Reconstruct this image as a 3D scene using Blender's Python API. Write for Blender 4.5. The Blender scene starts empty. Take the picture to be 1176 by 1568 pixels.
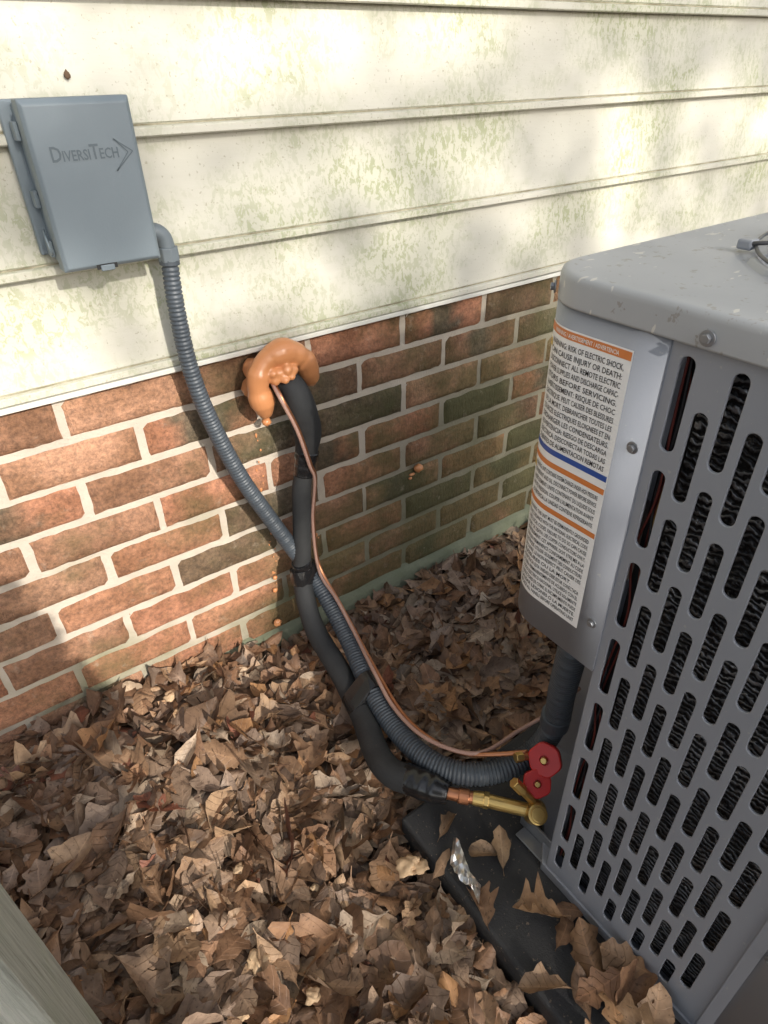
import bpy, bmesh, math, random
import numpy as np
from mathutils import Vector, Matrix, noise
random.seed(7); rng=np.random.default_rng(7)
scene=bpy.context.scene
col=bpy.context.collection
WALL=.938

# ---------------------------------------------------------------- helpers
def link(ob,parent=None):
    if ob.name not in col.objects: col.objects.link(ob)
    if parent is not None: ob.parent=parent
    return ob
def empty(name):
    e=bpy.data.objects.new(name,None); col.objects.link(e); e.empty_display_size=.05; return e
def mesh_ob(name,verts,faces,mat,parent=None,smooth=False):
    me=bpy.data.meshes.new(name); me.from_pydata([tuple(v) for v in verts],[],[tuple(f) for f in faces]); me.update()
    if smooth: me.polygons.foreach_set('use_smooth',[True]*len(me.polygons))
    if mat: me.materials.append(mat)
    return link(bpy.data.objects.new(name,me),parent)
def bevel(ob,w,seg=2,ang=35):
    m=ob.modifiers.new("bev",'BEVEL'); m.width=w; m.segments=seg; m.limit_method='ANGLE'; m.angle_limit=math.radians(ang)
    return ob
def box(name,a,b,mat,parent=None,bv=0):
    x0,y0,z0=a;x1,y1,z1=b
    v=[(x0,y0,z0),(x1,y0,z0),(x1,y1,z0),(x0,y1,z0),(x0,y0,z1),(x1,y0,z1),(x1,y1,z1),(x0,y1,z1)]
    f=[(0,3,2,1),(4,5,6,7),(0,1,5,4),(1,2,6,5),(2,3,7,6),(3,0,4,7)]
    o=mesh_ob(name,v,f,mat,parent)
    if bv: bevel(o,bv)
    return o
def catmull(P,n):
    P=[np.array(p,float) for p in P]; Q=[2*P[0]-P[1]]+P+[2*P[-1]-P[-2]]; out=[]
    for i in range(1,len(Q)-2):
        p0,p1,p2,p3=Q[i-1:i+3]
        for k in range(n):
            t=k/n
            out.append(.5*((2*p1)+(-p0+p2)*t+(2*p0-5*p1+4*p2-p3)*t*t+(-p0+3*p1-3*p2+p3)*t**3))
    out.append(P[-1]); return np.array(out)
def resample(C,step):
    d=np.r_[0,np.cumsum(np.linalg.norm(np.diff(C[:,:3],axis=0),axis=1))]
    n=max(2,int(d[-1]/step)); s=np.linspace(0,d[-1],n)
    return np.stack([np.interp(s,d,C[:,k]) for k in range(C.shape[1])],1),s
def tube(name,P,mat,parent=None,step=.006,seg=16,rfun=None,cap=True):
    """P rows: x,y,z,r"""
    C,s=resample(catmull(P,24),step)
    pts=C[:,:3]; T=np.gradient(pts,axis=0); T/=np.linalg.norm(T,axis=1)[:,None]
    u=np.cross(T[0],[0,0,1.]); 
    if np.linalg.norm(u)<.1: u=np.cross(T[0],[0,1.,0])
    u/=np.linalg.norm(u); V=[];F=[]
    for i in range(len(pts)):
        u=u-T[i]*u.dot(T[i]); u/=np.linalg.norm(u); w=np.cross(T[i],u)
        for k in range(seg):
            a=2*math.pi*k/seg; r=C[i,3]
            if rfun: r=rfun(r,s[i],a,pts[i])
            V.append(pts[i]+r*(math.cos(a)*u+math.sin(a)*w))
        if i:
            b=(i-1)*seg; c=i*seg
            for k in range(seg): F.append((b+k,b+(k+1)%seg,c+(k+1)%seg,c+k))
    if cap:
        F.append(tuple(range(seg))[::-1]); F.append(tuple(range(len(V)-seg,len(V))))
    return mesh_ob(name,V,F,mat,parent,True)
def cyl(name,a,b,r,mat,parent=None,seg=20,r2=None,bv=0):
    a=Vector(a);b=Vector(b);z=(b-a).normalized(); x=z.orthogonal().normalized(); y=z.cross(x); V=[];F=[]
    for p,rr in((a,r),(b,r2 if r2 is not None else r)):
        for k in range(seg):
            t=2*math.pi*k/seg; V.append(p+rr*(math.cos(t)*x+math.sin(t)*y))
    for k in range(seg): F.append((k,(k+1)%seg,seg+(k+1)%seg,seg+k))
    F.append(tuple(range(seg))[::-1]); F.append(tuple(range(seg,2*seg)))
    o=mesh_ob(name,V,F,mat,parent,False)
    if bv: bevel(o,bv)
    return o
def ball(name,c,r,mat,parent=None,sub=3,scale=(1,1,1),jit=0.0,seed=0):
    bm=bmesh.new(); bmesh.ops.create_icosphere(bm,subdivisions=sub,radius=1)
    for v in bm.verts:
        n_=noise.noise(v.co*1.8+Vector((seed,seed*.3,0)))
        v.co=Vector((v.co.x*r*scale[0],v.co.y*r*scale[1],v.co.z*r*scale[2]))*(1+jit*n_)+Vector(c)
    me=bpy.data.meshes.new(name); bm.to_mesh(me); bm.free()
    me.polygons.foreach_set('use_smooth',[True]*len(me.polygons)); me.materials.append(mat)
    return link(bpy.data.objects.new(name,me),parent)

# ---------------------------------------------------------------- materials
class M:
    def __init__(s,name,rough=.6,metal=0,spec=.5):
        s.m=bpy.data.materials.new(name); s.m.use_nodes=True; s.nt=s.m.node_tree; s.b=s.nt.nodes['Principled BSDF']
        s.b.inputs['Roughness'].default_value=rough; s.b.inputs['Metallic'].default_value=metal
        s.b.inputs['Specular IOR Level'].default_value=spec
        s.co=s.nt.nodes.new('ShaderNodeTexCoord').outputs['Object']
    def L(s,a,b): s.nt.links.new(a,b)
    def noise(s,scale,detail=4,rough=.55,vec=None,stretch=None,dist=0):
        n=s.nt.nodes.new('ShaderNodeTexNoise'); n.inputs['Scale'].default_value=scale; n.inputs['Detail'].default_value=detail
        n.inputs['Roughness'].default_value=rough; n.inputs['Distortion'].default_value=dist
        v=vec or s.co
        if stretch:
            mp=s.nt.nodes.new('ShaderNodeMapping'); mp.inputs['Scale'].default_value=stretch; s.L(v,mp.inputs['Vector']); v=mp.outputs[0]
        s.L(v,n.inputs['Vector']); return n.outputs['Fac']
    def ramp(s,fac,stops):
        r=s.nt.nodes.new('ShaderNodeValToRGB'); s.L(fac,r.inputs[0]); e=r.color_ramp.elements
        while len(e)<len(stops): e.new(.5)
        for q,(p,c) in zip(e,stops):
            q.position=p; q.color=(c,c,c,1) if isinstance(c,(int,float)) else (*c,1)
        return r.outputs[0]
    def mix(s,fac,a,b,mode='MIX'):
        n=s.nt.nodes.new('ShaderNodeMix'); n.data_type='RGBA'; n.blend_type=mode
        for v,i in((fac,0),(a,6),(b,7)):
            if isinstance(v,(int,float)): n.inputs[i].default_value=v
            elif isinstance(v,tuple): n.inputs[i].default_value=(*v,1)
            else: s.L(v,n.inputs[i])
        return n.outputs[2]
    def math(s,op,a,b=None,c=None):
        n=s.nt.nodes.new('ShaderNodeMath'); n.operation=op
        for i,v in enumerate((a,b,c)):
            if v is None: continue
            if isinstance(v,(int,float)): n.inputs[i].default_value=v
            else: s.L(v,n.inputs[i])
        return n.outputs[0]
    def color(s,c):
        if isinstance(c,tuple): s.b.inputs['Base Color'].default_value=(*c,1)
        else: s.L(c,s.b.inputs['Base Color'])
        return s
    def bump(s,h,st=.3,dist=.002):
        n=s.nt.nodes.new('ShaderNodeBump'); n.inputs['Strength'].default_value=st; n.inputs['Distance'].default_value=dist
        s.L(h,n.inputs['Height']); s.L(n.outputs[0],s.b.inputs['Normal']); return s
    def attr(s,name,out='Color'):
        n=s.nt.nodes.new('ShaderNodeAttribute'); n.attribute_name=name; return n.outputs[out]
    def sep(s,v):
        n=s.nt.nodes.new('ShaderNodeSeparateXYZ'); s.L(v,n.inputs[0]); return n.outputs

# siding
m=M("siding_vinyl",.48,0,.3)
blot=m.ramp(m.noise(3.1,4,.6,stretch=(1,1,1.7)),[(.43,0.),(.60,1.)])
speck=m.ramp(m.noise(115,3,.72,stretch=(1,1,.6),dist=.6),[(.49,0.),(.56,1.)])
alg=m.math('MULTIPLY',blot,speck)
c=m.mix(m.noise(5,2),(.605,.585,.505),(.55,.53,.45))
c=m.mix(m.math('MULTIPLY',blot,.36),c,(.42,.43,.29))
c=m.mix(m.math('MULTIPLY',alg,.62),c,(.27,.30,.14))
dirt=m.ramp(m.noise(210,2,.6),[(.65,0.),(.70,1.)])
c=m.mix(m.math('MULTIPLY',dirt,.5),c,(.27,.24,.15))
m.color(c).bump(m.noise(60,3,.6,stretch=(.25,1,2.5)),.4,.0012)
SID=m.m
m=M("siding_grime_shade",.7,0,.2); m.color(m.mix(m.ramp(m.noise(24,4,.7),[(.35,0.),(.65,1.)]),(.42,.39,.29),(.19,.17,.11))); GRIME_SHADE=m.m  # grime in the groove, plus shade painted on the lap underside
m=M("white_trim",.5); m.color(m.mix(m.noise(40,3),(.74,.73,.68),(.58,.56,.48))); TRIM=m.m
# brick
m=M("brick_clay",.88,0,.25)
base=m.attr('Col'); 
n1=m.noise(13,4,.65); n2=m.noise(120,3,.8)
c=m.mix(m.ramp(n1,[(.38,0.),(.62,1.)]),base,(.62,.60,.56),'MULTIPLY')
c=m.mix(m.ramp(n2,[(.35,0.),(.65,1.)]),m.mix(1.,c,(.80,.80,.80),'MULTIPLY'),m.mix(1.,c,(1.55,1.48,1.38),'MULTIPLY'))
X,Y_,Z=m.sep(m.co)[0:3]
algae_shade=m.math('ADD',m.math('MULTIPLY',m.math('SUBTRACT',.28,Z),.25),m.math('MULTIPLY',m.math('MINIMUM',m.math('SUBTRACT',X,.40),.45),.30))  # algae, plus painted light: brighter left for the sun, darker right
green=m.ramp(m.math('ADD',m.noise(5,4,.65),algae_shade),[(.44,0.),(.64,.88)])
c=m.mix(green,c,m.mix(.62,m.mix(1.,c,(.55,.60,.45),'MULTIPLY'),(.095,.10,.045)))
eff=m.ramp(m.noise(42,3,.75),[(.62,0.),(.75,.28)])
c=m.mix(eff,c,(.48,.40,.31))
m.color(c).bump(m.math('ADD',m.noise(85,4,.75),m.math('MULTIPLY',m.noise(90,2,.6,stretch=(3.5,1,.5)),.5)),1.,.005); BRICK=m.m
m=M("mortar",.95,0,.2)
X,Y_,Z=m.sep(m.co)[0:3]
c=m.mix(m.noise(30,3,.6),(.62,.55,.46),(.46,.40,.33))
g=m.ramp(m.math('ADD',m.noise(5,3,.6),m.math('MULTIPLY',m.math('SUBTRACT',.22,Z),.6)),[(.48,0.),(.72,.85)])
c=m.mix(g,c,(.16,.17,.08))
rt=m.ramp(m.math('ADD',m.math('ADD',m.math('MULTIPLY',X,.8),m.math('MULTIPLY',m.noise(4,2),.3)),m.math('MULTIPLY',m.math('SUBTRACT',.42,Z),.9)),[(.62,0.),(.88,.78)])
c=m.mix(rt,c,(.16,.155,.10))  # shade painted into the mortar towards the lower right
m.color(c).bump(m.noise(180,4,.7),.9,.003); MORTAR=m.m
m=M("ledge_concrete",.9); m.color(m.mix(m.noise(14,5,.65),(.11,.13,.07),(.24,.245,.175))).bump(m.noise(90,4,.7),.7,.004); LEDGE=m.m
def simple(name,a,b,rough=.5,metal=0,sc=30,bs=.1,bsc=200,spec=.5):
    m=M(name,rough,metal,spec); m.color(m.mix(m.noise(sc,4,.6),a,b)).bump(m.noise(bsc,2),bs,.001); return m.m
BOXG=simple("box_grey_plastic",(.160,.200,.228),(.190,.227,.250),.45,0,9,.12,500)
ELB=simple("conduit_fitting_grey",(.12,.145,.165),(.15,.175,.19),.45)
CONDM=simple("corrugated_conduit_grey",(.045,.055,.068),(.07,.083,.097),.48,0,14,.1,150)
INSM=simple("foam_rubber_black",(.018,.019,.021),(.045,.046,.046),.72,0,18,.5,260,.3)
TAPE=simple("vinyl_tape_black",(.008,.008,.009),(.016,.016,.017),.22,0,30,.6,60,.6)
COPPER=simple("copper",(.60,.27,.14),(.40,.16,.08),.35,.9,40,.1,100)
WIREM=simple("brown_wire_jacket",(.30,.17,.13),(.40,.25,.20),.4,0,20,.1)
BRASS=simple("brass",(.66,.47,.18),(.52,.35,.12),.33,.85,50,.15,120)
RED=simple("red_plastic",(.55,.02,.02),(.42,.015,.015),.35,0,20,.1)
FOAM=simple("expanding_foam_orange",(.66,.30,.13),(.52,.205,.08),.32,0,16,.25,45,.5)
FOAMCH=simple("foam_crumb",(.55,.36,.20),(.62,.46,.30),.8,0,60,.8,150,.2)
FOIL=simple("foil",(.80,.79,.77),(.65,.64,.62),.3,.9,30,1.0,60)
SCREW=simple("zinc_screw",(.22,.23,.25),(.3,.31,.33),.4,.6)
DARK=simple("interior_dark",(.012,.012,.013),(.02,.02,.02),.6)
W1=simple("wire_rust_red",(.16,.03,.02),(.11,.02,.015),.5); W2=simple("wire_ochre",(.25,.15,.04),(.2,.11,.03),.5)
m=M("pad_black_plastic",.75,0,.35)
c=m.mix(m.noise(25,5,.7),(.026,.027,.030),(.055,.054,.053)); d_=m.ramp(m.noise(130,3,.6),[(.64,0.),(.70,1.)])
m.color(m.mix(m.math('MULTIPLY',d_,.6),c,(.26,.2,.14))).bump(m.noise(300,3,.7),.6,.002); PADM=m.m
m=M("ac_painted_steel",.36,.0,.5)
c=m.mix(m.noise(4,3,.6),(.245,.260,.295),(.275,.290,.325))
d1=m.ramp(m.noise(120,2,.6),[(.70,0.),(.74,1.)]); c=m.mix(m.math('MULTIPLY',d1,.35),c,(.42,.41,.38))
m.color(c).bump(m.noise(420,1),.10,.0006); AC=m.m
m=M("ac_top_dusty_skylit",.42,0,.5)
c=m.mix(m.noise(5,4,.65),(.32,.335,.36),(.41,.42,.435))  # dust specks below; base also lightened, painting in light from the sky
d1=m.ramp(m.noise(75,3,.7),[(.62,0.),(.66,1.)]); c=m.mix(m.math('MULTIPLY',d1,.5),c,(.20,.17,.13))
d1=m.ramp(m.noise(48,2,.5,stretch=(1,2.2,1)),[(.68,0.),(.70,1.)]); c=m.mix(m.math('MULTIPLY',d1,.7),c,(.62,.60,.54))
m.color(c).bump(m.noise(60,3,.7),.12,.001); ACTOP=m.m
m=M("coil_fins",.35,.5,.5)
w=m.nt.nodes.new('ShaderNodeTexWave'); w.wave_type='BANDS'; w.bands_direction='Z'; w.inputs['Scale'].default_value=42; w.inputs['Distortion'].default_value=7; w.inputs['Detail'].default_value=2; w.inputs['Detail Scale'].default_value=2.4
m.L(m.co,w.inputs['Vector'])
c=m.ramp(w.outputs['Fac'],[(.30,(.012,.012,.013)),(.55,(.06,.062,.068)),(.85,(.32,.32,.33))])  # fin bands, with light grey highlights painted into the colour
m.color(m.mix(m.ramp(m.noise(22,2),[(.35,.8),(.6,.05)]),c,(.015,.015,.017))).bump(w.outputs['Fac'],.9,.004); COIL=m.m
LABW=simple("label_white",(.86,.86,.86),(.82,.82,.82),.35,0,12,.05)
LORG=simple("label_orange",(.66,.22,.06),(.62,.20,.055),.4)
LBLU=simple("label_blue",(.03,.09,.36),(.03,.08,.32),.35)
LYEL=simple("label_yellow",(.80,.55,.05),(.78,.52,.05),.35)
INK=simple("label_ink",(.02,.02,.022),(.03,.03,.03),.5)
# leaves
m=M("dry_oak_leaf",.55,0,.4)
base=m.attr('Col'); lv=m.sep(m.attr('lv','Vector')); aa=m.math('ABSOLUTE',lv[0])
mid=m.ramp(aa,[(.03,1.),(.09,0.)])
fr=m.math('FRACT',m.math('SUBTRACT',m.math('MULTIPLY',lv[1],7.),m.math('MULTIPLY',aa,1.1)))
sv=m.ramp(fr,[(.0,1.),(.10,0.)])
nn=m.noise(42,4,.65)
c=m.mix(m.ramp(nn,[(.32,0.),(.7,1.)]),m.mix(1.,base,(.66,.60,.56),'MULTIPLY'),m.mix(1.,base,(1.30,1.24,1.16),'MULTIPLY'))
c=m.mix(m.math('MULTIPLY',sv,.22),c,m.mix(1.,base,(.5,.45,.4),'MULTIPLY'))
c=m.mix(m.math('MULTIPLY',mid,.45),c,m.mix(1.,base,(1.5,1.4,1.3),'MULTIPLY'))
sp=m.ramp(m.noise(170,1,.5),[(.66,0.),(.70,1.)]); c=m.mix(m.math('MULTIPLY',sp,.5),c,(.05,.03,.02))
m.color(c).bump(m.math('ADD',m.math('MULTIPLY',sv,-.5),nn),.6,.003); LEAF=m.m
m=M("soil",.95,0,.2)
m.color(m.ramp(m.noise(22,6,.7),[(.3,(.025,.017,.011)),(.6,(.08,.05,.032)),(.8,(.16,.105,.07))])).bump(m.noise(40,5,.7),1.,.02); SOIL=m.m
m=M("weathered_wood",.8,0,.3)
g=m.noise(34,5,.7,stretch=(6,6,.22),dist=.8)
c=m.ramp(g,[(.3,(.24,.245,.205)),(.5,(.40,.405,.35)),(.7,(.52,.52,.46))])
c=m.mix(m.ramp(m.noise(9,3),[(.45,0.),(.7,.35)]),c,(.26,.31,.19))
m.color(c).bump(g,.8,.004); WOOD=m.m
m=M("gobo_leaf_green",.5); m.color(m.mix(m.noise(6,1),(.05,.085,.025),(.09,.12,.035))); GREEN=m.m  # leaves of the added, unseen sun blockers
BARK=simple("bark",(.09,.07,.05),(.16,.13,.10),.9,0,14,.9,20,.2)

# ---------------------------------------------------------------- house wall
house=empty("brick_house")
XL,XR=-3.0,5.0
bott=[.676,.825,.966,1.103]+[1.103+.1425*k for k in range(1,12)]
V=[];F=[];MI=[]
xs=np.linspace(XL,XR,121)
for k in range(len(bott)-1):
    z0,z1=bott[k],bott[k+1]
    prof=[(-.004,z0+.001),(-.0235,z0),(-.0262,z0+.0018),(-.0262,z0+.0098),(-.0245,z0+.0110),(-.0195,z0+.0120),(-.0190,z0+.0140),(-.0210,z0+.0156),(-.008,z1+.004)]
    b=len(V); n=len(prof)
    for x in xs:
        wv=.0018*noise.noise(Vector((x*1.7,k*3.1,0)))
        for j,(dy,z) in enumerate(prof):
            V.append((x,WALL+dy+(wv if 0<j<8 else 0),z+.0013*noise.noise(Vector((x*1.3,k*7.7,4)))))
    for i in range(len(xs)-1):
        for j in range(n-1):
            a=b+i*n+j; F.append((a,a+n,a+n+1,a+1)); MI.append(1 if j in(0,5) else 0)
sid=mesh_ob("lap_siding",V,F,SID,house); sid.data.materials.append(GRIME_SHADE); sid.data.polygons.foreach_set('material_index',MI)
box("starter_trim",(XL,WALL-.0265,.6675),(XR,WALL-.002,.6750),TRIM,house,.001)
box("wall_sheathing",(XL,WALL+.012,-.3),(XR,WALL+.2,2.6),MORTAR,house)
zs0=.6288; PIT=.0677; PX=.2032; X0=.1009
def mort():
    xs=np.arange(-1.2,2.6,.012); zs=np.arange(-.12,.70,.008); V=[];F=[]
    for x in xs:
        for z in zs: V.append((x,WALL+.0035+.0020*noise.noise(Vector((x*30,z*30,1))),z))
    n=len(zs)
    for i in range(len(xs)-1):
        for j in range(n-1):
            a=i*n+j; F.append((a,a+n,a+n+1,a+1))
    mesh_ob("mortar_joints",V,F,MORTAR,house,True)
mort()
box("mortar_backing_left",(XL,WALL+.004,-.2),(-1.2,WALL+.011,.70),MORTAR,house)
box("mortar_backing_right",(2.6,WALL+.004,-.2),(XR,WALL+.011,.70),MORTAR,house)
pal=[(.36,.175,.11),(.33,.17,.105),(.38,.215,.14),(.28,.155,.10),(.19,.12,.08),(.15,.105,.07),(.12,.09,.06),(.30,.175,.115)]
V=[];F=[];C=[]
for k in range(-1,12):
    zc=zs0-PIT*k
    for i in range(-15,25):
        xc=X0+PX*(i+.5)+(PX/2 if k%2 else 0)
        if xc<XL+.1 or xc>XR-.1: continue
        hw=.0966+random.uniform(-.002,.0012); hh=.0288+random.uniform(-.0010,.0007)
        dx=random.uniform(-.001,.001); dz=random.uniform(-.0008,.0008); dy=random.uniform(-.0012,.0012); ry=random.uniform(-.005,.005)
        dark=.15+ .50*(1 if xc>.35 else 0)
        ccol=random.choice(pal[:4]+pal[7:]) if random.random()>dark*.75 else random.choice(pal[3:7])
        if k<=0 and xc>.45: ccol=random.choice(pal[:5])
        flash=random.random()<(.65 if k in(1,2) else (.15 if xc<.35 else .35)); fx=random.uniform(-.3,.3); fw=random.uniform(.4,.75)
        b=len(V); nx,nz=14,5
        for a in range(nx+1):
            for q in range(nz+1):
                u=-1+2*a/nx; w_=-1+2*q/nz
                uu=math.copysign(abs(u)**.6,u); ww=math.copysign(abs(w_)**.6,w_)
                x=uu*hw; z=ww*hh
                ex=max(0,(abs(x)-(hw-.004))/.004); ez=max(0,(abs(z)-(hh-.004))/.004)
                e=min(1,math.hypot(ex,ez))
                y=-.0035+.0075*(1-math.sqrt(max(0,1-e*e))) 
                nz_=noise.noise(Vector(((xc+x)*35,zc*35+z*35,k)))*.0014
                jx=noise.noise(Vector(((xc+x)*60,zc*60+z*60,9)))*.0022*(1 if e>0 else 0)
                V.append((xc+x+dx+jx,WALL+y+dy+nz_*(1-e),zc+z+dz+ry*x+jx))
                if flash:
                    t=max(0,min(1,(fw-abs(uu-fx)+.5*noise.noise(Vector((x*30+i,z*40,k*3.))))/.3))
                    C.append(tuple(p_*(1-t)+d_*t for p_,d_ in zip(ccol,(.125,.10,.07))))
                else: C.append(ccol)
        n=nz+1
        for a in range(nx):
            for q in range(nz):
                p=b+a*n+q; F.append((p,p+n,p+n+1,p+1))
br=mesh_ob("brick_courses",V,F,BRICK,house,True)
at=br.data.color_attributes.new("Col",'FLOAT_COLOR','POINT')
at.data.foreach_set('color',np.c_[np.array(C),np.ones(len(C))].ravel().astype(np.float32))
V=[];F=[];xs=np.linspace(-.2,2.4,160)
for x in xs:
    t=.012+.004*noise.noise(Vector((x*9,0,0))); zt=.062+.008*noise.noise(Vector((x*7,3,0)))
    V+=[(x,WALL-t-.006,-.1),(x,WALL-t-.004,zt-.006),(x,WALL-t+.003,zt),(x,WALL+.004,zt+.007)]
for i in range(len(xs)-1):
    for j in range(3):
        a=i*4+j; F.append((a,a+4,a+5,a+1))
mesh_ob("foundation_ledge",V,F,LEDGE,house,True)

# ---------------------------------------------------------------- ground + leaves
def sm(t): t=max(0,min(1,t)); return t*t*(3-2*t)
def hs(x,y):
    h=.026+.078*sm((.58-x)/.6)*sm((y-.1)/.8)
    h+=.012*noise.noise(Vector((x*4,y*4,0)))+.006*noise.noise(Vector((x*11,y*11,2)))
    if x>.15 and y<.62: h=h*(.35+.65*sm((max(.33-x,0)+max(y-.46,0))/.16))
    return max(h,.004)
gx=np.r_[-60,-20,-6,-2.5,np.arange(-1.2,1.9,.04),2.5,6,20,60]; gy=np.r_[-60,-20,-6,-2.5,np.arange(-.9,1.1,.04),3,8,25,60]
V=[];F=[]
for x in gx:
    for y in gy:
        near=(-1.3<x<2 and -1<y<1.15)
        V.append((x,y,hs(x,y)-.018 if near else -.015))
n=len(gy)
for i in range(len(gx)-1):
    for j in range(n-1):
        a=i*n+j; F.append((a,a+n,a+n+1,a+1))
mesh_ob("ground",V,F,SOIL,None,True)

LPAL=np.array([(.31,.185,.11),(.35,.225,.14),(.26,.155,.095),(.38,.26,.165),(.32,.23,.165),(.39,.31,.235),(.20,.125,.08),(.40,.225,.11),(.29,.215,.165),(.46,.36,.265),(.155,.10,.067),(.30,.13,.085)])
LW=np.array([3,3,3,2.4,3,2.2,1.8,1.4,2.4,1.2,1.1,.5]); LW/=LW.sum()
def template(kind,nt):
    t=np.linspace(-.14,1,nt); a=np.array([-1,-.55,0,.55,1.])
    tt=np.clip(t,0,1)
    if kind==0: w=np.sin(np.pi*tt**1.15)**.75*.28*(.78+.22*np.cos(2*np.pi*3.4*tt+2.6))
    elif kind==1: w=np.sin(np.pi*tt**1.3)**.8*.27*(.87+.13*np.cos(2*np.pi*3.1*tt+1.8))
    elif kind==2: w=np.sin(np.pi*tt**1.05)**.85*.22*(.96+.04*np.cos(2*np.pi*8*tt))
    else: w=np.sin(np.pi*tt**1.2)**.6*.32*(.72+.28*np.abs(np.cos(2*np.pi*1.6*tt+.6)))
    w=np.maximum(w,.008)
    return t,a,w
TEMPL=[template(0,20),template(1,16),template(2,11),template(3,16)]
def build_leaves(name,items,parent=None):
    VV=[];FF=[];CC=[];LV=[];off=0
    for (x,y,z,L,yaw,tilt,tdir,kind,colr,upside) in items:
        t,a,w=TEMPL[kind]
        nt=len(t); bend=rng.normal(0,.85); fold=rng.normal(.12,.22); cup=rng.normal(0,.9); tw=rng.normal(0,.5); ws=rng.uniform(.85,1.25)
        asym=rng.uniform(-.12,.12); ph=rng.uniform(0,6.28)
        T_,A=np.meshgrid(t,a,indexing='ij'); W=np.repeat(w[:,None],5,1)*ws
        wob=1+.06*np.sin(T_*17+ph+A*2)
        lx=(T_-.5); ly=A*W*wob*(1+asym*A)+.05*math.sin(ph)*np.sin(np.pi*np.clip(T_,0,1))
        th=bend*lx
        cz=(1-np.cos(th))/bend if abs(bend)>.02 else 0*lx
        cx=np.sin(th)/bend if abs(bend)>.02 else lx
        lz=np.abs(ly)*fold+ly*ly*cup*3+.016*np.sin(T_*11+ph)*np.abs(A)+.008*np.sin(T_*23+A*5+ph)
        ang=tw*lx; y2=ly*np.cos(ang)-lz*np.sin(ang); z2=ly*np.sin(ang)+lz*np.cos(ang)
        P=np.stack([cx-z2*np.sin(th),y2,cz+z2*np.cos(th)],-1).reshape(-1,3)*L
        if upside: P[:,2]*=-1
        cyw,syw=math.cos(yaw),math.sin(yaw)
        R1=np.array([[cyw,-syw,0],[syw,cyw,0],[0,0,1]])
        ax=np.array([math.cos(tdir),math.sin(tdir),0]); K=np.array([[0,0,ax[1]],[0,0,-ax[0]],[-ax[1],ax[0],0]])
        R2=np.eye(3)+math.sin(tilt)*K+(1-math.cos(tilt))*K@K
        P=P@(R2@R1).T+np.array([x,y,z])
        lim=WALL-.006
        P[:,1]=np.where((P[:,1]>lim),lim-rng.uniform(0,.003),P[:,1])
        VV.append(P)
        i,j=np.meshgrid(np.arange(nt-1),np.arange(4),indexing='ij'); b=off+i*5+j
        FF.append(np.stack([b,b+5,b+6,b+1],-1).reshape(-1,4))
        cc=np.array(colr)*(1+.12*np.sin(T_.reshape(-1)*5+ph))[:,None]*(1-.18*np.abs(A.reshape(-1)))[:,None]
        CC.append(cc); LV.append(np.stack([A,T_,0*A+ph],-1).reshape(-1,3)); off+=nt*5
    Vn=np.concatenate(VV).astype(np.float32); Fn=np.concatenate(FF).astype(np.int32)
    me=bpy.data.meshes.new(name); me.vertices.add(len(Vn)); me.vertices.foreach_set('co',Vn.ravel())
    me.loops.add(Fn.size); me.loops.foreach_set('vertex_index',Fn.ravel())
    me.polygons.add(len(Fn)); me.polygons.foreach_set('loop_start',np.arange(0,Fn.size,4,dtype=np.int32)); me.polygons.foreach_set('loop_total',np.full(len(Fn),4,dtype=np.int32))
    me.polygons.foreach_set('use_smooth',np.ones(len(Fn),dtype=bool)); me.update(calc_edges=True)
    ca=me.color_attributes.new("Col",'FLOAT_COLOR','POINT'); Cn=np.concatenate(CC); ca.data.foreach_set('color',np.c_[Cn,np.ones(len(Cn))].ravel().astype(np.float32))
    la=me.attributes.new("lv",'FLOAT_VECTOR','POINT'); la.data.foreach_set('vector',np.concatenate(LV).ravel().astype(np.float32))
    me.materials.append(LEAF); return link(bpy.data.objects.new(name,me),parent)
def pick(): 
    c=LPAL[rng.choice(len(LPAL),p=LW)]*rng.uniform(.72,1.22); return tuple(c)
items=[]
N=8000
while len(items)<N:
    x=rng.uniform(-.75,1.5); y=rng.uniform(-.35,.925)
    if x>.335 and y<.45 : continue
    if x>.32 and y<.47 and rng.random()<.8: continue
    lay=rng.random()
    L=rng.uniform(.052,.100)*(1 if rng.random()>.15 else 1.15)
    if x>.22 and y<.55: L*=.85
    if y>.86: L*=.8
    tilt=abs(rng.normal(0,.32)); 
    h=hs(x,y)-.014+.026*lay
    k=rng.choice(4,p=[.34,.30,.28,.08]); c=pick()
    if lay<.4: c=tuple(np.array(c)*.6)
    items.append((x,y,h,L,rng.uniform(0,6.28),tilt,rng.uniform(0,6.28),k,c,rng.random()<.45))
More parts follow.
